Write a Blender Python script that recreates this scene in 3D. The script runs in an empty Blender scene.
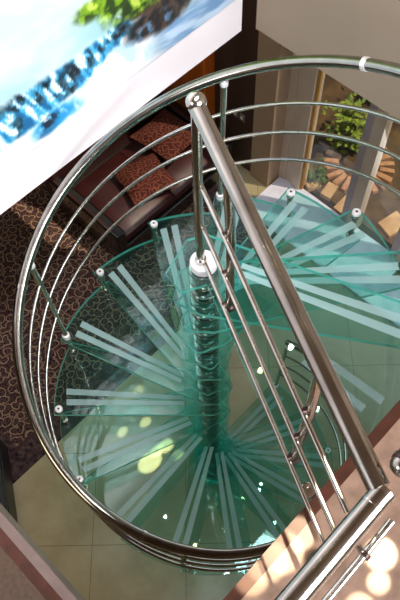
import bpy, bmesh, math, random
from mathutils import Vector, Matrix, noise
random.seed(7)
SC = bpy.context.scene
COL = SC.collection
PI = math.pi
S2 = math.sqrt(.5)
cos, sin, R = math.cos, math.sin, math.radians

def W(n, e, z=0.):                       # room axes (turned 45 degrees) to world
    return Vector((S2*(n+e), S2*(n-e), z))

def lin(c):
    return tuple((v/12.92 if v <= .04045 else ((v+.055)/1.055)**2.4) for v in c)

# ------------------------------------------------------------------ materials
def new_mat(name):
    m = bpy.data.materials.new(name); m.use_nodes = True
    nt = m.node_tree; nt.nodes.clear()
    out = nt.nodes.new('ShaderNodeOutputMaterial')
    return m, nt, out

def N_(nt, typ, **kw):
    n = nt.nodes.new(typ)
    for k, v in kw.items():
        if k in n.inputs: n.inputs[k].default_value = v
        else: setattr(n, k, v)
    return n

def ramp(nt, stops):
    r = nt.nodes.new('ShaderNodeValToRGB')
    el = r.color_ramp.elements
    while len(el) < len(stops): el.new(.5)
    for e, (p, c) in zip(el, stops):
        e.position = p; e.color = (*lin(c), 1)
    return r

def mat_noise(name, c1, c2, scale=6, rough=.5, metal=0, detail=4, coat=0, bump=0, stretch=None, spec=.5):
    m, nt, out = new_mat(name)
    b = N_(nt, 'ShaderNodeBsdfPrincipled', Roughness=rough, Metallic=metal)
    b.inputs['Coat Weight'].default_value = coat
    b.inputs['Specular IOR Level'].default_value = spec
    tc = N_(nt, 'ShaderNodeTexCoord')
    no = N_(nt, 'ShaderNodeTexNoise', Scale=scale, Detail=detail)
    src = tc.outputs['Object']
    if stretch:
        mp = N_(nt, 'ShaderNodeMapping'); mp.inputs['Scale'].default_value = stretch
        nt.links.new(src, mp.inputs['Vector']); src = mp.outputs['Vector']
    nt.links.new(src, no.inputs['Vector'])
    rp = ramp(nt, [(.3, c1), (.7, c2)])
    nt.links.new(no.outputs['Fac'], rp.inputs['Fac'])
    nt.links.new(rp.outputs['Color'], b.inputs['Base Color'])
    if bump:
        bp = N_(nt, 'ShaderNodeBump', Strength=bump, Distance=.01)
        nt.links.new(no.outputs['Fac'], bp.inputs['Height']); nt.links.new(bp.outputs['Normal'], b.inputs['Normal'])
    nt.links.new(b.outputs['BSDF'], out.inputs['Surface'])
    return m

def mat_glass(name, tint, body, bodyfac, f0=.045, gloss=1.0):
    m, nt, out = new_mat(name)
    tr = N_(nt, 'ShaderNodeBsdfTransparent'); tr.inputs['Color'].default_value = (*tint, 1)
    df = N_(nt, 'ShaderNodeBsdfDiffuse'); df.inputs['Color'].default_value = (*lin(body), 1)
    tl = N_(nt, 'ShaderNodeBsdfTranslucent'); tl.inputs['Color'].default_value = (*lin(body), 1)
    m0 = N_(nt, 'ShaderNodeMixShader'); m0.inputs[0].default_value = .5
    nt.links.new(df.outputs[0], m0.inputs[1]); nt.links.new(tl.outputs[0], m0.inputs[2])
    m1 = N_(nt, 'ShaderNodeMixShader')
    tc = N_(nt, 'ShaderNodeTexCoord')
    no = N_(nt, 'ShaderNodeTexNoise', Scale=3., Detail=3)
    nt.links.new(tc.outputs['Object'], no.inputs['Vector'])
    mr = N_(nt, 'ShaderNodeMapRange'); mr.inputs['To Min'].default_value = bodyfac*.7; mr.inputs['To Max'].default_value = bodyfac*1.3
    nt.links.new(no.outputs['Fac'], mr.inputs['Value']); nt.links.new(mr.outputs[0], m1.inputs[0])
    nt.links.new(tr.outputs[0], m1.inputs[1]); nt.links.new(m0.outputs[0], m1.inputs[2])
    gl = N_(nt, 'ShaderNodeBsdfGlossy', Roughness=.015); gl.inputs['Color'].default_value = (.95, 1, .99, 1)
    lw = N_(nt, 'ShaderNodeLayerWeight', Blend=.5)
    p = N_(nt, 'ShaderNodeMath', operation='POWER'); p.inputs[1].default_value = 4.
    nt.links.new(lw.outputs['Facing'], p.inputs[0])
    a = N_(nt, 'ShaderNodeMath', operation='MULTIPLY_ADD'); a.inputs[1].default_value = .9*gloss; a.inputs[2].default_value = f0
    nt.links.new(p.outputs[0], a.inputs[0])
    m2 = N_(nt, 'ShaderNodeMixShader')
    nt.links.new(a.outputs[0], m2.inputs[0]); nt.links.new(m1.outputs[0], m2.inputs[1]); nt.links.new(gl.outputs[0], m2.inputs[2])
    nt.links.new(m2.outputs[0], out.inputs['Surface'])
    return m

def mat_tile(name, c1, c2, grout, size, off=(0, 0), rough=.25):
    m, nt, out = new_mat(name)
    b = N_(nt, 'ShaderNodeBsdfPrincipled', Roughness=rough)
    tc = N_(nt, 'ShaderNodeTexCoord')
    mp = N_(nt, 'ShaderNodeMapping'); mp.inputs['Location'].default_value = (-off[0], -off[1], 0)
    nt.links.new(tc.outputs['Object'], mp.inputs['Vector'])
    br = N_(nt, 'ShaderNodeTexBrick', Scale=1., offset=0.)
    br.inputs['Brick Width'].default_value = size; br.inputs['Row Height'].default_value = size
    br.inputs['Mortar Size'].default_value = .003; br.inputs['Mortar Smooth'].default_value = .2
    no = N_(nt, 'ShaderNodeTexNoise', Scale=3.5, Detail=7, Roughness=.65)
    nt.links.new(tc.outputs['Object'], no.inputs['Vector'])
    rp = ramp(nt, [(.3, c1), (.7, c2)])
    nt.links.new(no.outputs['Fac'], rp.inputs['Fac'])
    nt.links.new(mp.outputs[0], br.inputs['Vector'])
    nt.links.new(rp.outputs[0], br.inputs['Color1']); nt.links.new(rp.outputs[0], br.inputs['Color2'])
    br.inputs['Mortar'].default_value = (*lin(grout), 1)
    nt.links.new(br.outputs['Color'], b.inputs['Base Color'])
    nt.links.new(b.outputs[0], out.inputs['Surface'])
    return m

def mat_rug(name):
    m, nt, out = new_mat(name)
    b = N_(nt, 'ShaderNodeBsdfPrincipled', Roughness=.95); b.inputs['Specular IOR Level'].default_value = .1
    tc = N_(nt, 'ShaderNodeTexCoord')
    no = N_(nt, 'ShaderNodeTexNoise', Scale=7., Detail=2)
    nt.links.new(tc.outputs['Object'], no.inputs['Vector'])
    mx = N_(nt, 'ShaderNodeVectorMath', operation='MULTIPLY_ADD')
    mx.inputs[1].default_value = (.09, .09, .0)
    nt.links.new(no.outputs['Color'], mx.inputs[0]); nt.links.new(tc.outputs['Object'], mx.inputs[2])
    v1 = N_(nt, 'ShaderNodeTexVoronoi', Scale=12.5, feature='DISTANCE_TO_EDGE', voronoi_dimensions='2D'); v1.inputs['Randomness'].default_value = .8
    v2 = N_(nt, 'ShaderNodeTexVoronoi', Scale=12.5, voronoi_dimensions='2D'); v2.inputs['Randomness'].default_value = .8
    v3 = N_(nt, 'ShaderNodeTexVoronoi', Scale=38., feature='DISTANCE_TO_EDGE', voronoi_dimensions='2D')
    for v in (v1, v2, v3): nt.links.new(mx.outputs[0], v.inputs['Vector'])
    # rosettes: rings around each cell centre
    rr = ramp(nt, [(0., (.30, .20, .20)), (.10, (.10, .07, .12)), (.26, (.40, .28, .25)), (.31, (.10, .07, .12)), (.50, (.10, .07, .12)), (.55, (.72, .60, .48)), (.68, (.56, .43, .35)), (.76, (.16, .10, .14)), (1., (.20, .12, .14))])
    ds = N_(nt, 'ShaderNodeMath', operation='MULTIPLY'); ds.inputs[1].default_value = 1.35
    nt.links.new(v2.outputs['Distance'], ds.inputs[0]); nt.links.new(ds.outputs[0], rr.inputs['Fac'])
    fine = ramp(nt, [(0., (.62, .50, .40)), (.10, (.34, .23, .22)), (.2, (.12, .08, .13))])
    nt.links.new(v3.outputs['Distance'], fine.inputs['Fac'])
    mix = N_(nt, 'ShaderNodeMix', data_type='RGBA'); mix.inputs[0].default_value = .34
    nt.links.new(rr.outputs[0], mix.inputs[6]); nt.links.new(fine.outputs[0], mix.inputs[7])
    nt.links.new(mix.outputs[2], b.inputs['Base Color'])
    nt.links.new(b.outputs[0], out.inputs['Surface'])
    return m

def mat_emit(name, c, s):
    m, nt, out = new_mat(name)
    e = N_(nt, 'ShaderNodeEmission', Strength=s); e.inputs['Color'].default_value = (*c, 1)
    nt.links.new(e.outputs[0], out.inputs['Surface']); return m

M = {}
M['steel'] = mat_noise('brushed_stainless', (.74, .72, .69), (.82, .80, .77), 30, .17, 1., 2)
M['steel_rail'] = mat_noise('polished_stainless', (.62, .60, .57), (.70, .68, .65), 12, .19, 1., 2)
M['cap'] = mat_noise('bright_cap', (.90, .88, .88), (.97, .95, .95), 20, .35, .35)
M['dark_cap'] = mat_noise('dark_ferrule', (.22, .15, .14), (.34, .25, .23), 30, .3, .6)
M['glass'] = mat_glass('stair_glass', (.735, .920, .900), (.36, .84, .79), .012, .055)
M['glass_edge'] = mat_glass('stair_glass_edge', (.26, .70, .64), (.50, .97, .90), .62, .12)
M['frost_faint'] = mat_glass('etched_strip_faint', (.90, .94, .94), (.80, .88, .90), .16, .02, .3)
M['frost'] = mat_glass('etched_strip', (.84, .92, .91), (.86, .95, .95), .38, .02, .3)
M['pane'] = mat_glass('window_glass', (.97, .985, .98), (.8, .9, .9), .004, .03, .5)
M['floor'] = mat_tile('cream_marble_tile', (.66, .60, .46), (.74, .68, .54), (.50, .44, .33), .80, (-1.03, -.59), .22)
M['landing'] = mat_noise('landing_marble', (.48, .38, .32), (.66, .53, .45), 11, .35, 0, 8)
M['carpet'] = mat_noise('brown_carpet', (.31, .24, .19), (.37, .29, .23), 60, .9, 0, 4, 0, .3)
M['trim_dark'] = mat_noise('dark_wood_edge', (.24, .12, .08), (.34, .18, .12), 14, .4)
M['trim_pale'] = mat_noise('pale_edge_strip', (.50, .42, .40), (.58, .50, .47), 10, .3, .3)
M['white_wall'] = mat_noise('white_paint', (.93, .90, .91), (.95, .92, .93), 2, .7)
M['beige'] = mat_noise('taupe_paint', (.60, .53, .46), (.63, .56, .49), 1.5, .75)
M['beige_light'] = mat_noise('beige_paint', (.66, .55, .44), (.69, .58, .47), 1.5, .75)
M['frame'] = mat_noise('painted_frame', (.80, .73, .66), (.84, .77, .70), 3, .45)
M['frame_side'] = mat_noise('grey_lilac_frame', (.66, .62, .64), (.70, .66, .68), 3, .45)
M['oak'] = mat_noise('yellow_wood', (.70, .52, .26), (.78, .60, .33), 20, .5, 0, 4, 0, 0, (1, 1, .1))
M['dark_wall'] = mat_noise('dark_brown_panel', (.24, .17, .13), (.30, .22, .17), 5, .5, 0, 4, 0, 0, (1, 1, .15))
M['orange_wood'] = mat_noise('orange_wood', (.62, .30, .08), (.78, .42, .14), 7, .4, 0, 5, 0, 0, (1, 1, .12))
M['ceiling'] = mat_noise('brown_ceiling', (.38, .30, .23), (.44, .35, .27), 3, .7)
M['column'] = mat_noise('teal_reflection_steel', (.42, .55, .53), (.52, .66, .63), 20, .22, 1.)  # dark teal glass reflections put into the steel's base colour
M['sill'] = mat_noise('white_marble_sill', (.86, .85, .93), (.95, .95, 1.0), 6, .25, 0, 7)
M['black_wood'] = mat_noise('black_lacquer', (.04, .03, .03), (.08, .06, .05), 9, .25, 0, 3, .3)
M['black_leather'] = mat_noise('black_leather', (.05, .05, .06), (.09, .09, .10), 40, .4, 0, 3, 0, .15)
M['maroon'] = mat_noise('maroon_leather', (.16, .04, .04), (.22, .06, .055), 12, .45, 0, 4, 0, .1)
M['paisley'] = mat_rug('patterned_upholstery')
nt = M['paisley'].node_tree
for n in nt.nodes:
    if n.type == 'TEX_VORONOI': n.inputs['Scale'].default_value *= 1.6
    if n.type == 'VALTORGB':
        for e in n.color_ramp.elements:
            c = e.color; e.color = (min(1, c[0]*.5+.02), c[1]*.26+.005, c[2]*.22+.004, 1)
M['rug'] = mat_rug('persian_rug')
M['rug_border'] = mat_noise('rug_border', (.10, .08, .13), (.38, .30, .27), 24, .95, 0, 3, 0, 0, None, .1)
M['soil'] = mat_noise('garden_soil', (.20, .14, .08), (.40, .30, .17), 5, .95, 0, 8, 0, .6)
M['brick'] = mat_noise('split_wood', (.58, .38, .24), (.80, .60, .42), 9, .8, 0, 5, 0, .2)
M['flag'] = mat_noise('flagstone', (.66, .50, .34), (.80, .66, .48), 7, .85, 0, 5, 0, .2)
M['leaf'] = mat_noise('leaf_green', (.30, .42, .08), (.58, .64, .16), 9, .6)
M['leaf2'] = mat_noise('leaf_dark', (.16, .30, .06), (.34, .46, .14), 9, .6)
M['stem'] = mat_noise('stem_brown', (.30, .24, .13), (.40, .32, .18), 9, .8)
M['switch'] = mat_noise('switch_plastic', (.46, .40, .35), (.52, .46, .40), 3, .4)
M['lamp'] = mat_emit('downlight_lens', (1, .96, .85), 60)
M['lampw'] = mat_emit('downlight_lens_warm', (1, .85, .35), 45)

# ------------------------------------------------------------------ mesh helpers
def bm_new(): return bmesh.new()

def add_box(bm, pts8, mi=0):
    vs = [bm.verts.new(p) for p in pts8]
    for f in ((3, 2, 1, 0), (4, 5, 6, 7), (0, 1, 5, 4), (1, 2, 6, 5), (2, 3, 7, 6), (3, 0, 4, 7)):
        bm.faces.new([vs[i] for i in f]).material_index = mi

def boxNE(bm, n0, n1, e0, e1, z0, z1, mi=0):
    c = [W(n0, e0, z0), W(n0, e1, z0), W(n1, e1, z0), W(n1, e0, z0)]
    add_box(bm, c + [p + Vector((0, 0, z1-z0)) for p in c], mi)

def tube(bm, pts, r, seg=16, caps=True, closed=False, mi=0, smooth=True):
    pts = [Vector(p) for p in pts]; n = len(pts); rings = []
    up = None
    for i, p in enumerate(pts):
        t = (pts[min(i+1, n-1)] - pts[max(i-1, 0)]).normalized()
        if up is None:
            a = Vector((0, 0, 1)) if abs(t.z) < .9 else Vector((1, 0, 0))
            up = (a - t*a.dot(t)).normalized()
        else:
            up = (up - t*up.dot(t)).normalized()
        s = t.cross(up)
        rr = r[i] if isinstance(r, (list, tuple)) else r
        rings.append([bm.verts.new(p + (up*cos(2*PI*k/seg) + s*sin(2*PI*k/seg))*rr) for k in range(seg)])
    for a, b in zip(rings, rings[1:]):
        for k in range(seg):
            f = bm.faces.new((a[k], a[(k+1) % seg], b[(k+1) % seg], b[k])); f.smooth = smooth; f.material_index = mi
    if caps:
        bm.faces.new(rings[0][::-1]).material_index = mi; bm.faces.new(rings[-1]).material_index = mi

def lathe(bm, base, axis, prof, seg=24, mi=0):
    """prof: list of (distance along axis, radius)"""
    axis = Vector(axis).normalized(); base = Vector(base)
    a = Vector((0, 0, 1)) if abs(axis.z) < .9 else Vector((1, 0, 0))
    u = (a - axis*a.dot(axis)).normalized(); v = axis.cross(u)
    rings = []
    for d, r in prof:
        r = max(r, 1e-4)
        rings.append([bm.verts.new(base + axis*d + (u*cos(2*PI*k/seg) + v*sin(2*PI*k/seg))*r) for k in range(seg)])
    for A, B in zip(rings, rings[1:]):
        for k in range(seg):
            f = bm.faces.new((A[k], A[(k+1) % seg], B[(k+1) % seg], B[k])); f.material_index = mi; f.smooth = True
    bm.faces.new(rings[0][::-1]).material_index = mi; bm.faces.new(rings[-1]).material_index = mi

def prism(bm, poly, z0, z1, mtop=0, mside=0):
    lo = [bm.verts.new((p[0], p[1], z0)) for p in poly]; hi = [bm.verts.new((p[0], p[1], z1)) for p in poly]
    bm.faces.new(hi).material_index = mtop; bm.faces.new(lo[::-1]).material_index = mtop
    n = len(poly)
    for i in range(n):
        f = bm.faces.new((lo[i], lo[(i+1) % n], hi[(i+1) % n], hi[i])); f.material_index = mside

ORG = {}
def obj(name, bm, mats, parent=None, bevel=0, auto=True, org=None):
    if isinstance(mats, str): mats = [mats]
    bmesh.ops.recalc_face_normals(bm, faces=bm.faces[:])
    if parent is not None: o0 = ORG[parent.name]
    else:
        o0 = Vector(org) if org is not None else None
        if o0 is None:
            xs = [v.co for v in bm.verts]
            o0 = Vector((sum(v.x for v in xs)/len(xs), sum(v.y for v in xs)/len(xs), min(v.z for v in xs)))
    for v in bm.verts: v.co -= o0
    me = bpy.data.meshes.new(name); bm.to_mesh(me); bm.free()
    for m in mats: me.materials.append(M[m])
    o = bpy.data.objects.new(name, me); COL.objects.link(o)
    if parent is not None: o.parent = parent
    else: o.location = o0
    ORG[o.name] = o0
    if auto:
        for e in me.edges: pass
        try: me.set_sharp_from_angle(angle=R(40))
        except Exception: pass
    if bevel:
        b = o.modifiers.new('bevel', 'BEVEL'); b.width = bevel; b.segments = 3; b.limit_method = 'ANGLE'
    return o

def thing(name, label, cat, loc, group=None):
    o = bpy.data.objects.new(name, None); COL.objects.link(o); o.location = loc; o.empty_display_size = .1
    ORG[o.name] = Vector(loc); return tag(o, label, cat, group)

def tag(o, label, cat, group=None, kind=None):
    o['label'] = label; o['category'] = cat
    if group: o['group'] = group
    if kind: o['kind'] = kind
    return o

def struct(name, bm, mats, parent=None, bevel=0, org=None):
    o = obj(name, bm, mats, parent, bevel, org=org)
    if parent is None: o['kind'] = 'structure'
    return o

# ------------------------------------------------------------------ dimensions
RISE = .2017; DF = .4395; F0 = .1487; ZT = -.2167
RT = .9526; RH = .972; HA = .8431; HB = .459
HX, HY = .0147, -.0358
ZF = -3.646                                    # lower floor
LAST = 16
CEIL = 3.25
def tz(k): return ZT - RISE*k
def ta(k): return F0 + DF*k
def rail_pt(ph, dz=0., dr=0.):
    return Vector((HX + (RH+dr)*cos(ph), HY + (RH+dr)*sin(ph), HA - HB*ph + dz))

# ------------------------------------------------------------------ setting
b = bm_new(); boxNE(b, -4.2, 2.95, -4.2, 3.2, ZF-.2, ZF); struct('floor', b, 'floor', org=(0, 0, ZF))
b = bm_new(); boxNE(b, -4.0, 1.49, 1.03, 3.2, -.3, 0); struct('floor_landing', b, 'landing')
b = bm_new(); boxNE(b, -4.0, -1.345, -4.2, 1.03, -.3, 0); struct('floor_gallery', b, 'carpet')
b = bm_new(); boxNE(b, -1.345, 1.49, .985, 1.03, -.3, .001); struct('trim_1', b, 'trim_dark')
b = bm_new(); boxNE(b, -1.345, -1.305, -1.9, .985, -.3, .001); struct('trim_2', b, 'trim_dark')
b = bm_new(); boxNE(b, -1.305, -1.27, -1.9, .985, -.3, .001); struct('trim_3', b, 'trim_pale')
# upper walls whose lower edges hang over the void
b = bm_new(); boxNE(b, -4.0, 1.42, -1.195, -1.075, -.3, CEIL); struct('wall_left', b, 'white_wall')
b = bm_new(); boxNE(b, 1.49, 1.60, -1.025, 3.2, -.3, CEIL); struct('wall_right', b, 'beige')
# ceilings
b = bm_new(); boxNE(b, -1.3, 1.3, -4.2, -1.195, -.3, -.2); struct('ceiling_lounge', b, 'ceiling')
b = bm_new(); boxNE(b, 1.60, 2.95, -1.0, 3.2, -.3, -.2); struct('ceiling_window_bay', b, 'ceiling')
b = bm_new(); boxNE(b, -4.0, 1.6, -1.2, 3.2, CEIL, CEIL+.1); struct('ceiling', b, 'ceiling')
# lower room walls
b = bm_new(); boxNE(b, -4.2, 2.95, -4.3, -4.2, ZF, 0); struct('wall_back', b, 'dark_wall')
b = bm_new(); boxNE(b, -4.3, -4.2, -4.2, 3.2, ZF, 0); struct('wall_front', b, 'beige_light')
b = bm_new(); boxNE(b, -4.2, 2.95, 3.2, 3.3, ZF, 0); struct('wall_side', b, 'beige_light')
# window wall of the lower room (N = 2.9)
b = bm_new(); boxNE(b, 2.72, 3.05, -2.55, -1.99, ZF, .2); struct('wall_dark_panel', b, 'dark_wall')
b = bm_new(); boxNE(b, 2.72, 3.05, -4.3, -3.40, ZF, 0); struct('wall_corner', b, 'beige_light')
b = bm_new(); boxNE(b, 2.69, 3.05, -1.99, -1.74, ZF, .2); struct('wall_window_side', b, 'beige_light')
d = bm_new(); boxNE(d, 2.74, 3.02, -3.40, -2.55, ZF, 0)
door = struct('door_1', d, 'orange_wood')
d = bm_new()
for z0 in (-3.45, -2.3):
    boxNE(d, 2.72, 2.74, -3.25, -2.70, z0, z0+.95)
obj('panel', d, 'orange_wood', door, .008)
# tall window: frame, mullions and panes
b = bm_new(); boxNE(b, 2.88, 3.02, -1.74, -1.66, ZF, -.3); boxNE(b, 2.90, 3.02, -1.66, -1.555, ZF, -.3); boxNE(b, 2.875, 3.02, -1.555, -1.46, ZF, -.3)
boxNE(b, 2.88, 3.02, -1.46, 2.2, -.42, -.3)
win = struct('window_1', b, 'frame')
b = bm_new(); boxNE(b, 2.905, 2.935, -1.46, -1.43, ZF, -.42); obj('wooden_stop', b, 'oak', win)
def mullion(e0):
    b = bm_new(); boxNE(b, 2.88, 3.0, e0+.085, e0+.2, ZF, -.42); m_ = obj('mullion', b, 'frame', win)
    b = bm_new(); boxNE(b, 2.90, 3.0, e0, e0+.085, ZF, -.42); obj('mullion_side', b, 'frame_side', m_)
for e0 in (-.89, -.25, .55, 1.35): mullion(e0)
for e0, e1 in ((-1.46, -.89), (-.69, -.25), (-.05, .55), (.75, 1.35), (1.55, 2.2)):
    b = bm_new(); boxNE(b, 2.935, 2.945, e0, e1, ZF, -.42); obj('pane', b, 'pane', win)
b = bm_new(); boxNE(b, 2.93, 3.05, 2.2, 3.3, ZF, 0); struct('wall_window_end', b, 'beige_light')
b = bm_new(); boxNE(b, 2.30, 2.93, -1.72, 2.2, ZF, ZF+.03); struct('trim_4', b, 'sill')

# wall switches on the dark panel
for i, e in enumerate((-2.25, -2.16)):
    b = bm_new(); boxNE(b, 2.708, 2.72, e-.035, e+.035, -2.93, -2.83)
    o = tag(obj('light_switch', b, 'switch', None, .004), ['small wall switch on the dark brown wall, the one further from the window', 'small wall switch on the dark brown wall, the one nearer the window'][i], 'switch', 'switches on the dark wall')
    b = bm_new(); boxNE(b, 2.703, 2.708, e-.015, e+.015, -2.90, -2.86); obj('rocker', b, 'cap', o)

# ------------------------------------------------------------------ staircase
def rot(p, a): return (p[0]*cos(a) - p[1]*sin(a), p[0]*sin(a) + p[1]*cos(a))
RO = .985
stair = thing('spiral_staircase', 'glass spiral staircase winding around a steel column of stacked rings', 'staircase', (0, 0, ZF))

def strip(parent, k, z, ang, y0, y1, i0, i1, xo=.905, xi=.16, mt='frost'):
    pts = [(xi, i0), (xo, y0), (xo, y1), (xi, i1)]
    bb = bm_new(); prism(bb, [rot(p, ang) for p in pts], z+.0004, z+.0016)
    obj('etched_strip', bb, mt, parent)

for k in range(0, LAST+1):
    a = ta(k); z = tz(k)
    dn = math.asin(.030/RO); db = -DF - math.asin(.052/RO)
    pts = []
    for i in range(15):
        t = db + (dn-db)*i/14; pts.append((RO*cos(t), RO*sin(t)))
    pts += [(-.02, .135), (-.105, .105), (-.15, -.03)]
    pts += [rot((-.105, -.105), -DF), rot((.02, -.135), -DF)]
    bb = bm_new(); prism(bb, [rot(p, a) for p in pts], z-.025, z, 0, 1)
    tr = obj('tread', bb, ['glass', 'glass_edge'], stair)
    strip(tr, k, z, a, -.066, -.024, .028, .054)
    strip(tr, k, z, a, -.138, -.096, -.010, .016)
    px, py = RT*cos(a), RT*sin(a)
    bb = bm_new(); lathe(bb, (px, py, z), (0, 0, 1), [(0, .023), (.004, .024), (.016, .024), (.020, .021), (.022, .012), (.0205, .007)], 20)
    cp = obj('bolt_cap', bb, 'cap', tr)
    bb = bm_new(); lathe(bb, (px, py, z+.0206), (0, 0, 1), [(0, .007), (.001, .007)], 10); obj('socket', bb, 'dark_cap', tr)
    zl = (tz(k+1) if k < LAST else ZF)
    bb = bm_new(); lathe(bb, (px, py, zl), (0, 0, 1), [(0, .021), (.012, .021), (.013, .0145), (z-.020-zl-.012, .0145), (z-.020-zl-.011, .021), (z-.020-zl, .021)], 18)
    obj('spacer', bb, 'steel', tr)

# landing plate (level with the landing floor)
za = -.0150; aN = ta(-1); aB = R(-71)
noseo = rot((RO*cos(.03), .030), aN)
def ne(p): return ((p[0]+p[1])*S2, (p[0]-p[1])*S2)
pl = [noseo]
w = W(.36, .983); pl.append((w.x, w.y))
w = W(-.46, .983); pl.append((w.x, w.y))
pl += [(.10*cos(aB)-.02, .10*sin(aB)), (-.10, -.13), rot((-.15, -.08), aN), rot((-.107, .111), aN), rot((-.03, .16), aN)]
bb = bm_new(); prism(bb, pl[::-1], za-.020, za, 0, 1)
plate = obj('landing_plate', bb, ['glass', 'glass_edge'], stair)
strip(plate, -1, za, aN, -.066, -.024, .028, .054, .93)
strip(plate, -1, za, aN, -.138, -.096, -.010, .016, .93)
a2 = ta(-2)+.02
strip(plate, -2, za, a2, -.050, -.015, -.045, -.015, .94, .60, 'frost_faint')
strip(plate, -2, za, a2, -.125, -.090, -.105, -.075, .90, .60, 'frost_faint')
for (n, e) in ((-.43, .955), (.30, .955)):
    w = W(n, e, za); bb = bm_new(); lathe(bb, w, (0, 0, 1), [(0, .030), (.012, .030), (.016, .026), (.017, .010), (.012, .009)], 24)
    obj('fixing_disc', bb, 'steel', plate)

# column: a spacer with collars for every tread
colm = None
bb = bm_new(); lathe(bb, (0, 0, ZF), (0, 0, 1), [(0, .10), (.015, .10), (.02, .055), (tz(LAST)-.020-ZF-.012, .055), (tz(LAST)-.020-ZF-.012, .068), (tz(LAST)-.020-ZF, .068)], 32)
obj('column_foot', bb, 'steel', stair)
for k in range(LAST, -1, -1):
    z0 = tz(k); z1 = (tz(k-1) if k > 0 else za) - .020; h = z1-z0
    bb = bm_new()
    lathe(bb, (0, 0, z0), (0, 0, 1), [(0, .057), (h, .057)], 36)
    sp = obj('column_spacer', bb, 'column', stair)
    bb = bm_new()
    for q, hh in ((.0, .018), (h*.5-.010, .020), (h-.018, .018)):
        lathe(bb, (0, 0, z0+q), (0, 0, 1), [(0, .058), (.001, .066), (hh*.5, .069), (hh-.001, .066), (hh, .058)], 36)
    obj('collar', bb, 'steel', sp)
bb = bm_new(); lathe(bb, (0, 0, za), (0, 0, 1), [(0, .060), (.03, .060), (.036, .056), (.037, .02)], 36); obj('column_cap', bb, 'cap', stair)

# ------------------------------------------------------------------ outer railing
rail = thing('spiral_railing', 'curved stainless steel handrail with three thin rails coiling down around glass treads', 'railing', (RH, 0, tz(0)))
PH0, PH1 = -.62, ta(LAST)
NS = 260
phs = [PH0 + (PH1-PH0)*i/NS for i in range(NS+1)]
bb = bm_new(); tube(bb, [rail_pt(p) for p in phs], .0270, 20); hr = obj('handrail', bb, 'steel_rail', rail)
for ph in (R(45.6), R(167), R(248), R(353)):
    bb = bm_new(); tube(bb, [rail_pt(ph + s*.007) for s in (-1.5, -.5, .5, 1.5)], .0300, 20); obj('joint_sleeve', bb, 'cap' if ph < 1 else 'steel', hr)
for dz in (-.2586, -.4628, -.6758):
    bb = bm_new(); tube(bb, [rail_pt(p, dz) for p in phs], .0098, 10); obj('thin_rail', bb, 'steel', rail)
def post(k, ph=None):
    ph = ta(k) if ph is None else ph
    top = rail_pt(ph); base = Vector((RT*cos(ph), RT*sin(ph), tz(k)+.02))
    bb = bm_new(); tube(bb, [base, (top.x*.5+base.x*.5, top.y*.5+base.y*.5, (base.z+top.z)/2), top - Vector((0, 0, .03))], .0165, 14)
    p = obj('post', bb, 'steel', rail)
    bb = bm_new(); lathe(bb, top - Vector((0, 0, .062)), (0, 0, 1), [(0, .0165), (.002, .021), (.026, .021), (.034, .012), (.045, .010)], 16); obj('saddle', bb, 'cap', p)
    bb = bm_new(); lathe(bb, base - Vector((0, 0, .0)), (0, 0, 1), [(0, .024), (.02, .024), (.024, .018)], 16); obj('base_ring', bb, 'cap', p)
for k in (0, 3, 6, 9, 10, 12, 15): post(k)
post(LAST, PH1-.01)

# ------------------------------------------------------------------ straight guard at the landing
GD = Vector((.345, -1, 0)).normalized()
guard = thing('guard_railing', 'straight steel guard rail running from column top to the landing', 'railing', (0, 0, 0))
def gp(s, z): return GD*s + Vector((0, 0, z))
bb = bm_new(); tube(bb, [gp(-.005, .95), gp(.4, .95), gp(.9, .95), gp(1.262, .95)], .0285, 22); gh = obj('handrail', bb, 'steel_rail', guard)
bb = bm_new(); lathe(bb, gp(-.005, .95), -GD, [(-.012, .0295), (.0, .030), (.006, .029), (.016, .024), (.024, .015), (.027, .004)], 22); obj('ball_end', bb, 'steel', gh)
for z in (.03, .29, .558):
    bb = bm_new(); tube(bb, [gp(-.052, z), gp(.4, z), gp(1.24, z)], .0098, 12); obj('thin_rail', bb, 'steel', guard)
side = Vector((-GD.y, GD.x, 0))     # towards the treads
for s, off in ((0., .0), (.235, .0), (.918, .0)):
    q = side*(.030 if s else -.012)
    z0 = .022 if s == 0 else -.012
    bb = bm_new(); tube(bb, [gp(s, z0)+q, gp(s, .5)+q, gp(s, .93)+q*.4], .0185, 16); p = obj('post', bb, 'steel', guard)
    bb = bm_new(); lathe(bb, gp(s, z0-.002)+q, (0, 0, 1), [(0, .021), (.004, .0245), (.03, .0245), (.036, .0185)], 18); obj('ferrule', bb, 'dark_cap' if s else 'steel', p)
    for z in (.03, .29, .558):
        bb = bm_new(); tube(bb, [gp(s, z)-side*.004, gp(s, z)+q], .0125, 12); obj('rail_clamp', bb, 'dark_cap', p)
bb = bm_new(); lathe(bb, gp(-.012, .965), (0, 0, 1), [(-.034, .004)] + [(-.034*cos(PI*i/12), .034*sin(PI*i/12)) for i in range(1, 12)] + [(.034, .004)], 22); obj('ball_finial', bb, 'steel', guard)
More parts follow.
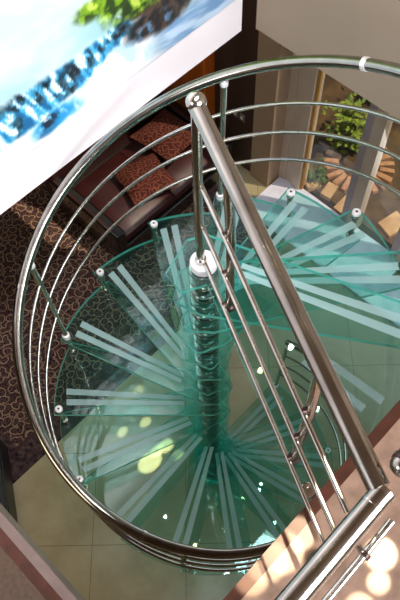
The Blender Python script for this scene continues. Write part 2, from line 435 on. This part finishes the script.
# ------------------------------------------------------------------ landing railing
lr = thing('landing_railing', 'thick steel landing handrail with a thinner rail beside it, crossing the bottom right corner', 'railing', W(-.6, 1.147, 0))
bb = bm_new(); tube(bb, [W(-.548, 1.147, .95), W(-1.4, 1.147, .95), W(-2.6, 1.147, .95)], .029, 24); h2 = obj('handrail', bb, 'steel_rail', lr)
bb = bm_new(); lathe(bb, W(-.562, 1.147, .95), (S2, S2, 0), [(0, .0305), (.012, .0305), (.016, .027), (.019, .012)], 24); obj('end_cap', bb, 'steel', h2)
bb = bm_new(); lathe(bb, W(-.60, 1.147, .95), (S2, S2, 0), [(0, .0288), (.001, .0298), (.005, .0298), (.006, .0288)], 24); obj('joint_ring', bb, 'steel', h2)
bb = bm_new(); lathe(bb, W(-.512, 1.143, .985), (S2, S2, 0), [(0, .008), (.006, .022), (.018, .030), (.03, .031), (.6, .031)], 24); obj('upper_handrail', bb, 'steel_rail', lr)
bb = bm_new(); lathe(bb, W(-.512, 1.143, .985), (S2, S2, 0), [(.026, .0315), (.030, .034), (.045, .034), (.048, .0315)], 24); obj('collar', bb, 'dark_cap', lr)
bb = bm_new(); tube(bb, [W(-.545, 1.208, .79), W(-1.4, 1.208, .79), W(-2.6, 1.208, .79)], .0105, 14); r2 = obj('thin_rail', bb, 'steel', lr)
for n in (-.655, -1.6):
    bb = bm_new(); lathe(bb, W(n, 1.208, .79), (S2, S2, 0), [(-.007, .013), (-.006, .0155), (.006, .0155), (.007, .013)], 16); obj('rail_clamp', bb, 'dark_cap', r2)
    bb = bm_new(); tube(bb, [W(n, 1.208, .79), W(n, 1.17, .82), W(n, 1.147, .93)], .008, 10); obj('bracket', bb, 'steel', r2)
for n in (-.60, -2.3):
    bb = bm_new(); tube(bb, [W(n, 1.147, 0), W(n, 1.147, .5), W(n, 1.147, .93)], .021, 16); p = obj('post', bb, 'steel', lr)
    bb = bm_new(); lathe(bb, W(n, 1.147, 0), (0, 0, 1), [(0, .045), (.01, .045), (.014, .022)], 20); obj('base_flange', bb, 'steel', p)

# ------------------------------------------------------------------ waterfall picture
def fbm(x, y, s, o=4):
    return noise.fractal(Vector((x*s, y*s, 3.7)), 1., 2., o)
def sm(a, b_, x):
    t = min(1, max(0, (x-a)/(b_-a))); return t*t*(3-2*t)
def mixc(a, b_, t): return tuple(a[i]*(1-t)+b_[i]*t for i in range(3))
def blob(n, z, cn, cz, rn, rz, soft=.5):
    d = math.hypot((n-cn)/rn, (z-cz)/rz); return 1 - sm(1-soft, 1+soft*.6, d)
def paint(n, z):
    wn = n + .03*fbm(n, z, 9); wz = z + .02*fbm(n+5, z, 11)
    c = (.80, .87, .89)
    c = mixc(c, (.90, .91, .91), sm(-.2, .5, fbm(n+.7*z, z*2.5, 3.)+.1))          # misty water above the ledge
    c = mixc(c, (.68, .84, .88), .6*blob(wn, wz, -.12, .36, .22, .10, .9))
    c = mixc(c, (.62, .82, .86), .6*blob(wn, wz, .42, .36, .2, .12, .9))
    c = mixc(c, (.72, .80, .80), .5*sm(.5, .8, z)*sm(.0, .5, .5+fbm(n*2+z*3, z, 4)))
    # falls under the ledge
    ledge = .295 + .03*n + .012*fbm(n, 0, 12)
    foot = .09 + .03*fbm(n, 2, 7) + .10*sm(.25, .5, n)
    infall = sm(ledge+.01, ledge-.015, wz) if False else (1 - sm(ledge-.02, ledge+.012, z))
    curtain = infall * sm(foot-.03, foot+.03, z) * (1 - sm(.55, .75, n))
    big = fbm(n+2, z*1.4, 7, 3)
    st = .75*fbm(n + .35*z, z*.22, 30, 4) + .55*fbm(n + .2*z, z*.8, 17, 4)
    wc = mixc((.20, .50, .68), (.36, .76, .92), sm(-.45, -.1, st)); wc = mixc(wc, (.97, .99, 1.), sm(-.02, .38, st))
    c = mixc(c, wc, curtain)
    rk = 0
    for cn, cz, rn, rz in ((-.10, .275, .10, .035), (.05, .235, .09, .055), (.15, .20, .06, .055), (.23, .235, .065, .055), (.33, .225, .055, .055), (.44, .25, .03, .03), (.525, .265, .075, .05), (-.15, .16, .035, .08), (.20, .14, .05, .04)):
        rk = max(rk, blob(wn, wz, cn, cz, rn, rz, .6))
    k = rk * sm(.30, -.18, st) if False else rk * (1 - sm(-.22, .22, st - .12*big))
    c = mixc(c, mixc((.07, .09, .12), (.33, .45, .50), sm(-.4, .5, fbm(n, z, 36))), .95*k)
    # foam below
    foam = (1 - sm(foot-.02, foot+.02, z))
    fc = mixc((.97, .99, 1.), (.70, .90, .97), .55*sm(.1, .6, fbm(n+3, z, 8)))
    fc = mixc(fc, (.99, .99, 1.), sm(.1, -.2, n) if False else (1-sm(-.2, .1, n)))  # foam whitened towards the left, overexposure put into its colour
    c = mixc(c, fc, foam*(1 - sm(.62, .82, n)))
    # lower rock seen through falling water
    k = blob(wn, wz, .08, .035, .15, .065, .4)
    c = mixc(c, mixc((.25, .68, .88), (.90, .97, 1), sm(-.1, .5, st)), k)
    k = blob(wn, wz, .045, .045, .07, .03, .6)*sm(-.3, .2, fbm(n, z, 26)+.15); c = mixc(c, (.12, .19, .26), .9*k)
    k = blob(wn, wz, .01, -.005, .06, .025, .6); c = mixc(c, (.20, .45, .62), .7*k)
    # river running off to the right
    rv = sm(.66, .9, n)*(1 - sm(.08, .16, wz)); c = mixc(c, mixc((.55, .70, .84), (.82, .90, .97), sm(-.4, .4, fbm(n*.5, z*3+n*.4, 6))), rv)
    # brown rock and moss bank
    k = max(blob(wn, wz, .80, .20, .24, .10, .35), blob(wn, wz, 1.25, .27, .4, .12, .35), blob(wn, wz, .72, .33, .15, .08, .4))
    c = mixc(c, mixc((.10, .09, .09), (.36, .27, .22), sm(-.3, .5, fbm(n, z, 22))), .95*k)
    k2 = blob(wn, wz, .74, .17, .16, .05, .6); c = mixc(c, (.55, .74, .90), .75*k2*sm(-.2, .3, fbm(n, z, 18)))
    k = max(blob(wn, wz, .66, .36, .20, .07, .4), blob(wn, wz, .60, .43, .20, .10, .35), blob(wn, wz, .95, .38, .30, .12, .3), blob(wn, wz, .42, .47, .12, .05, .5), blob(wn, wz, 1.3, .5, .4, .2, .3))
    g = fbm(n, z, 24, 5)
    mc = mixc((.20, .30, .06), (.52, .68, .10), sm(-.35, .1, g)); mc = mixc(mc, (.80, .88, .42), sm(.2, .6, g))
    c = mixc(c, mc, .95*k*sm(-.55, -.05, fbm(n+9, z, 10)+.25))
    k = sm(.5, .62, z)*sm(.5, .8, n); c = mixc(c, mixc((.20, .32, .08), (.6, .74, .25), sm(-.3, .4, g)), k)
    # overexposure put into the print colour: bottom edge dissolves into white
    c = mixc(c, (.97, .97, .99), .75*(1 - sm(-.04, .0, z))*(1-sm(.7, .95, n)))
    return c
NN, NZ = 330, 170
n0, n1, z0, z1 = -1.15, 1.405, -.045, 1.25
pic = thing('waterfall_picture', 'wide waterfall picture with blue falls and mossy rocks on white wall', 'picture', W(.2, -1.075, -.045))
bb = bm_new()
cl = bb.verts.layers.float_color.new('paint')
grid = []
for j in range(NZ+1):
    row = []
    for i in range(NN+1):
        # vertices are denser near the lower right, where the picture is in view
        n = n0 + (n1-n0)*(1-(1-i/NN)**1.35); z = z0 + (z1-z0)*(j/NZ)**1.6
        v = bb.verts.new(W(n, -1.070, z)); v[cl] = (*[q**1.3*.86 for q in lin(paint(n, z))], 1); row.append(v)
    grid.append(row)
for j in range(NZ):
    for i in range(NN): bb.faces.new((grid[j][i], grid[j][i+1], grid[j+1][i+1], grid[j+1][i]))
m, nt, out = new_mat('waterfall_print')
pb = N_(nt, 'ShaderNodeBsdfPrincipled', Roughness=.45)
vc = N_(nt, 'ShaderNodeVertexColor', layer_name='paint')
nt.links.new(vc.outputs['Color'], pb.inputs['Base Color']); nt.links.new(pb.outputs[0], out.inputs['Surface'])
M['print'] = m
obj('print', bb, 'print', pic, auto=False)
bb = bm_new(); boxNE(bb, n0, n1, -1.0748, -1.0702, z0, z1); obj('backing_board', bb, 'white_wall', pic)

# ------------------------------------------------------------------ rug
bb = bm_new(); boxNE(bb, -1.3, 2.35, -4.0, -1.21, ZF, ZF+.012)
rug = tag(obj('persian_rug', bb, 'rug_border', org=W(.5, -2.6, ZF)), 'dark Persian rug with tan rosettes covering the marble floor left of the stairs', 'rug')
bb = bm_new(); boxNE(bb, -1.06, 2.11, -3.76, -1.45, ZF+.0121, ZF+.0135); obj('field', bb, 'rug', rug)
for a_, b_ in ((-1.235, -1.255), (-1.41, -1.44)):
    bb = bm_new(); boxNE(bb, -1.28, 2.33, b_, a_, ZF+.0121, ZF+.0132); obj('border_line', bb, 'maroon', rug)

# ------------------------------------------------------------------ sofa
def cushion(bm, n0, n1, e0, e1, z0, z1, puff=.04):
    g = 8; lo = []; 
    def surf(top):
        rows = []
        for j in range(g+1):
            row = []
            for i in range(g+1):
                u, v = i/g, j/g
                k = (1-(2*u-1)**4)*(1-(2*v-1)**4)
                z = (z0+z1)/2 + (1 if top else -1)*((z1-z0)/2*(.55+.45*k**.5) + puff*k*(1 if top else 0))
                row.append(bm.verts.new(W(n0+(n1-n0)*u, e0+(e1-e0)*v, z)))
            rows.append(row)
        return rows
    A, B = surf(True), surf(False)
    for rows, fl in ((A, False), (B, True)):
        for j in range(g):
            for i in range(g):
                q = (rows[j][i], rows[j][i+1], rows[j+1][i+1], rows[j+1][i]); f = bm.faces.new(q[::-1] if fl else q); f.smooth = True
    ring = lambda r: r[0][:] + [r[j][g] for j in range(1, g+1)] + r[g][:g][::-1] + [r[j][0] for j in range(g-1, 0, -1)]
    ra, rb = ring(A), ring(B)
    for i in range(len(ra)):
        f = bm.faces.new((ra[i], ra[(i+1) % len(ra)], rb[(i+1) % len(rb)], rb[i])); f.smooth = True

sofa = thing('sofa', 'black framed sofa with dark red seat on the Persian rug under the waterfall picture', 'sofa', W(1.6, -2.6, ZF+.0135))
zs = ZF+.0135
bb = bm_new(); boxNE(bb, .90, 2.54, -3.15, -2.12, zs+.10, zs+.30); obj('frame', bb, 'black_wood', sofa, .015)
for n in (.97, 2.47):
    for e in (-3.08, -2.19):
        bb = bm_new(); tube(bb, [W(n, e, zs), W(n, e, zs+.11)], [.022, .032], 12); obj('leg', bb, 'black_wood', sofa)
for i, (a_, b_) in enumerate(((1.03, 1.71), (1.72, 2.41))):
    bb = bm_new(); cushion(bb, a_, b_, -3.0, -2.16, zs+.29, zs+.44); o = obj('seat_cushion', bb, 'maroon' if i < 2 else 'maroon', sofa)
for n in (.90, 2.42):
    bb = bm_new(); boxNE(bb, n, n+.12, -3.15, -2.12, zs+.28, zs+.56); arm = obj('armrest', bb, 'black_wood', sofa, .02)
    bb = bm_new(); boxNE(bb, n+.02, n+.04, -3.1, -2.2, zs+.56, zs+.565); obj('arm_highlight', bb, 'maroon', arm)  # reddish highlight along the arm, modelled as a thin maroon strip
bb = bm_new(); boxNE(bb, .90, 2.54, -3.28, -3.10, zs+.2, zs+.85); obj('backrest', bb, 'maroon', sofa, .05)
def pillow(n, e, z, s, rn, rx, label):
    bb = bm_new(); g = 10
    Mx = Matrix.Translation(W(n, e, z)) @ Matrix.Rotation(R(45)+rn, 4, 'Z') @ Matrix.Rotation(rx, 4, 'Y')
    rows = {}
    for sgn in (1, -1):
        for j in range(g+1):
            for i in range(g+1):
                u, v = 2*i/g-1, 2*j/g-1
                edge = i in (0, g) or j in (0, g)
                if sgn == -1 and edge: rows[(sgn, i, j)] = rows[(1, i, j)]; continue
                k = (1-u*u)*(1-v*v); pin = 1-.07*(1-k)*(1-abs(u*v))
                rows[(sgn, i, j)] = bb.verts.new(Mx @ Vector((u*s*pin, v*s*pin, sgn*.11*k**.55)))
        for j in range(g):
            for i in range(g):
                q = [rows[(sgn, i, j)], rows[(sgn, i+1, j)], rows[(sgn, i+1, j+1)], rows[(sgn, i, j+1)]]
                f = bb.faces.new(q if sgn == 1 else q[::-1]); f.smooth = True
    tag(obj('throw_pillow', bb, 'paisley', org=W(n, e, z-.1)), label, 'pillow', 'patterned pillows on the sofa')
pillow(2.12, -2.66, zs+.60, .28, .1, .10, 'large red-brown patterned pillow at the window end of sofa')
pillow(1.58, -2.44, zs+.58, .25, -.25, .05, 'smaller red-brown patterned pillow lying near the front edge of sofa')

# black ottoman at the left edge
ot = thing('ottoman', 'black leather ottoman at the left edge beside the rug corner', 'ottoman', (-1.86, -.2, ZF))
Mo = Matrix.Translation((-1.685, -.33, ZF)) @ Matrix.Rotation(R(14), 4, 'Z')
def lbox(bm, M4, x0, x1, y0, y1, z0, z1):
    c = [(x0, y0), (x1, y0), (x1, y1), (x0, y1)]
    add_box(bm, [M4 @ Vector((p[0], p[1], z0)) for p in c] + [M4 @ Vector((p[0], p[1], z1)) for p in c])
bb = bm_new(); lbox(bb, Mo, -.55, .0, -.30, .62, .06, .36); obj('body', bb, 'black_leather', ot, .02)
bb = bm_new(); lbox(bb, Mo, -.55, .0, -.30, .62, .362, .446); obj('seat_pad', bb, 'black_leather', ot, .03)
for x in (-.50, -.05):
    for y in (-.25, .56):
        bb = bm_new(); tube(bb, [Mo @ Vector((x, y, .014)), Mo @ Vector((x, y, .07))], .02, 10); obj('foot', bb, 'steel', ot)

# ------------------------------------------------------------------ garden beyond the window
b = bm_new(); boxNE(b, 3.05, 8.5, -6, 5, ZF-.25, ZF-.03); struct('ground', b, 'soil')
def slab(name, n, e, ln, wd, h, ang, mat, label, group, cat):
    bb = bm_new(); c = W(n, e, ZF-.03)
    Mx = Matrix.Translation(c) @ Matrix.Rotation(ang, 4, 'Z') @ Matrix.Rotation(random.uniform(-.05, .05), 4, 'X')
    pts = [(-ln/2, -wd/2), (ln/2, -wd/2*random.uniform(.75, 1.1)), (ln/2*random.uniform(.9, 1.1), wd/2), (-ln/2, wd/2*random.uniform(.75, 1.1))]
    lo = [Mx @ Vector((p[0], p[1], -.02)) for p in pts]; hi = [Mx @ Vector((p[0]*.97, p[1]*.97, h)) for p in pts]
    add_box(bb, lo + hi)
    return tag(obj(name, bb, mat, None, .006), label, cat, group)
gc = W(3.62, -1.20, 0)
k = 0
ring_pos = []
for i in range(17):
    a = R(150 + i*17.5)
    r = .30 + .02*random.random()
    p = gc + Vector((cos(a)*r, sin(a)*r, 0)); nn = (p.x+p.y)*S2; ee = (p.x-p.y)*S2
    slab('edging_block', nn, ee, .20*random.uniform(.85, 1.1), .065*random.uniform(.85, 1.1), .05, a, 'brick',
         'split orange-brown block in the fan of edging around the garden shrub', 'edging blocks around the shrub', 'block')
for n, e, ln, wd, an, lb in ((3.07, -1.40, .16, .11, .3, 'pale flat paving stone beside the left window frame, smaller one'), (3.13, -1.22, .20, .14, .9, 'pale flat paving stone near the left window frame, larger one'),
                             (3.10, -.96, .26, .20, .7, 'broad brown paving stone just left of the first mullion'), (3.25, -.45, .28, .24, .5, 'brown paving stone right of the first mullion'),
                             (3.62, -.30, .26, .24, 1.0, 'brown paving stone behind the second window pane, further out')):
    slab('paving_stone', n, e, ln, wd, .04, an, 'flag', lb, 'paving stones outside the window', 'stone')
def shrub(n, e, h, nl, spread, mat, label, ls=.06):
    root = thing('garden_shrub', label, 'shrub', W(n, e, ZF-.03))
    bs = bm_new(); bl = bm_new(); c = W(n, e, ZF-.03)
    for s in range(6):
        a = random.uniform(0, 2*PI); tip = c + Vector((cos(a)*spread*random.random(), sin(a)*spread*random.random(), h*random.uniform(.6, 1)))
        mid = (c+tip)/2 + Vector((random.uniform(-.05, .05), random.uniform(-.05, .05), .04))
        path = [c, mid, tip]; tube(bs, path, [.012, .008, .004], 6)
        for q in range(nl//6):
            t = random.uniform(.15, 1); p = (c*(1-t)+mid*t) if t < .5 else (mid*(1-t)+tip*t)
            p = c + (tip-c)*t + Vector([random.gauss(0, spread*.28) for _ in range(2)] + [random.gauss(0, .05)])
            if p.z < ZF: p.z = ZF + .02
            d = Vector((random.gauss(0, 1), random.gauss(0, 1), random.uniform(-.3, .5))).normalized(); u = d.cross(Vector((0, 0, 1))).normalized(); L = ls*random.uniform(.7, 1.3)
            w_ = d.cross(u)*.1*L
            vs = [bl.verts.new(x) for x in (p, p+d*L*.45+u*L*.32+w_, p+d*L, p+d*L*.45-u*L*.32+w_)]
            bl.faces.new(vs)
    obj('stem', bs, 'stem', root); obj('foliage', bl, mat, root, auto=False)
shrub(3.74, -1.44, .75, 330, .24, 'leaf', 'yellow-green leafy shrub outside the window beside the fan of blocks', .085)
shrub(3.14, -1.43, .22, 110, .12, 'leaf2', 'small low green plant outside at the left window frame', .05)
shrub(4.6, -1.55, .7, 240, .35, 'leaf2', 'dark green bush further out in the garden behind the shrub', .08)

# ------------------------------------------------------------------ ceiling downlights
for i, (x, y, mt) in enumerate(((-.69, .42, 'lamp'), (-.27, .02, 'lampw'), (.93, .46, 'lamp'), (.46, .83, 'lampw'), (1.35, .95, 'lampw'), (.75, 1.05, 'lamp'))):
    c = Vector((x, y, CEIL))
    t = thing('downlight', 'round recessed downlight in the brown ceiling', 'lamp', c - Vector((0, 0, .02)), 'ceiling downlights')
    bb = bm_new(); lathe(bb, c - Vector((0, 0, .02)), (0, 0, 1), [(0, .055), (.004, .060), (.02, .060)], 20); obj('bezel', bb, 'steel', t)
    bb = bm_new(); lathe(bb, c - Vector((0, 0, .023)), (0, 0, 1), [(0, .023), (.003, .025)], 16); obj('lens', bb, mt, t)

# ------------------------------------------------------------------ light
def area(name, loc, target, sx, sy, power, color):
    l = bpy.data.lights.new(name, 'AREA'); l.shape = 'RECTANGLE'; l.size = sx; l.size_y = sy; l.energy = power; l.color = color
    o = bpy.data.objects.new(name, l); COL.objects.link(o); o.location = loc
    o.rotation_euler = (Vector(target)-Vector(loc)).to_track_quat('-Z', 'Y').to_euler(); return o
def spot(name, loc, target, deg, power, color, blend=.3, size=.02):
    l = bpy.data.lights.new(name, 'SPOT'); l.spot_size = R(deg); l.spot_blend = blend; l.energy = power; l.color = color; l.shadow_soft_size = size
    o = bpy.data.objects.new(name, l); COL.objects.link(o); o.location = loc
    o.rotation_euler = (Vector(target)-Vector(loc)).to_track_quat('-Z', 'Y').to_euler(); return o

area('upper_fill', W(-.4, 3.1, 2.0), W(.2, -1.0, .4), 2.2, 1.6, 170, (.93, .96, 1.))  # unseen area lamp added to brighten the picture and the steel
pl_ = area('picture_fill', W(-.1, .45, 3.1), W(-.1, -1.07, .2), 1.8, .3, 40, (.97, .96, 1.)); pl_.data.spread = R(70)  # area lamp added overhead to whiten the picture wall, no fixture built
area('gallery_fill', W(-3.8, -.2, 1.9), W(0, -.6, .2), 1.2, 1.4, 40, (.90, .95, 1.))  # area lamp added for cool highlights on the steel, no window there
area('lower_window_light', W(2.8, .2, -2.0), W(0, 0, -3.2), 2.4, 2.2, 24, (.86, .93, 1.))
area('lounge_fill', W(.2, -2.6, -.36), W(.4, -2.6, -3), 1.6, 1.0, 11, (1., .90, .78))  # fill lamp added under the lounge ceiling to set sofa and rug brightness
area('stair_fill', W(-2.4, .2, -.4), W(0, 0, -3.6), 1.2, 1.2, 24, (1., .86, .62))
# sunlight patches, each from an added narrow spot lamp standing in for sun
def beam(t, deg, power, blend=.35):
    t = Vector(t); spot('sun_patch_spot', t + Vector((1.0, .9, 3.1)) if t.z > -1 else t + W(2.95, .15, 2.98), t, deg, power, (1., .82, .55), blend, .01)
for t, d_, p_ in (((.150, -1.275), 2.2, 1500), ((.205, -1.225), 2.6, 1500), ((.262, -1.195), 2.6, 1500), ((.318, -1.135), 2.2, 1500), ((.605, -1.208), 2.0, 2300), ((.585, -1.300), 1.4, 1800), ((.51, -1.385), 1.9, 1500), ((.43, -1.415), 2.0, 1500)):
    beam((t[0], t[1], 0), d_, p_, .4)
for t, d_, p_ in (((-.67, .80), 1.4, 1800), ((-.60, .49), 1.3, 1800), ((-.81, .40), 1.2, 1800), ((-.55, .12), 2.6, 3200), ((-.41, .26), 1.7, 3200), ((-.30, .18), 1.2, 2400), ((-.49, .22), 1.4, 2400)):
    beam((t[0], t[1], ZF), d_, p_, .4)
sun = bpy.data.lights.new('garden_sun', 'SUN'); sun.energy = 3.6; sun.color = (1., .86, .66); sun.angle = .01
so = bpy.data.objects.new('garden_sun', sun); COL.objects.link(so); so.location = (3, 5, 6)
so.rotation_euler = (-W(.22, .40, 1.)).to_track_quat('-Z', 'Y').to_euler()

wd = bpy.data.worlds.new('daylight'); SC.world = wd; wd.use_nodes = True
nt = wd.node_tree; nt.nodes.clear()
wo = nt.nodes.new('ShaderNodeOutputWorld'); bg = nt.nodes.new('ShaderNodeBackground')
tc = nt.nodes.new('ShaderNodeTexCoord'); sx = nt.nodes.new('ShaderNodeSeparateXYZ')
rp = ramp(nt, [(0., (.34, .26, .20)), (.50, (.44, .36, .29)), (.60, (.62, .60, .58)), (1., (.80, .90, 1.))])
ma = N_(nt, 'ShaderNodeMath', operation='MULTIPLY_ADD'); ma.inputs[1].default_value = .5; ma.inputs[2].default_value = .5
nt.links.new(tc.outputs['Generated'], sx.inputs[0]); nt.links.new(sx.outputs['Z'], ma.inputs[0]); nt.links.new(ma.outputs[0], rp.inputs['Fac'])
nt.links.new(rp.outputs[0], bg.inputs['Color']); bg.inputs['Strength'].default_value = .5
nt.links.new(bg.outputs[0], wo.inputs['Surface'])

# ------------------------------------------------------------------ camera
cd = bpy.data.cameras.new('camera'); cam = bpy.data.objects.new('camera', cd); COL.objects.link(cam)
cd.sensor_fit = 'VERTICAL'; cd.sensor_height = 24.; cd.lens = 24.*705.14/600.
r = Vector((.99962612, -.01309795, -.02400117)); u = Vector((.02281323, .88340362, .46805726)); f = Vector((-.01507213, .46842981, -.88337214))
cam.matrix_world = Matrix(((r.x, u.x, -f.x, .02726), (r.y, u.y, -f.y, -1.5713), (r.z, u.z, -f.z, 2.62461), (0, 0, 0, 1)))
cd.clip_start = .02
SC.camera = cam
SC.view_settings.view_transform = 'Standard'; SC.view_settings.look = 'None'
SC.view_settings.exposure = 0.; SC.view_settings.gamma = 1.; SC.view_settings.use_curve_mapping = False
try:
    SC.cycles.transparent_max_bounces = 64; SC.cycles.max_bounces = 12; SC.cycles.glossy_bounces = 6
except Exception: pass
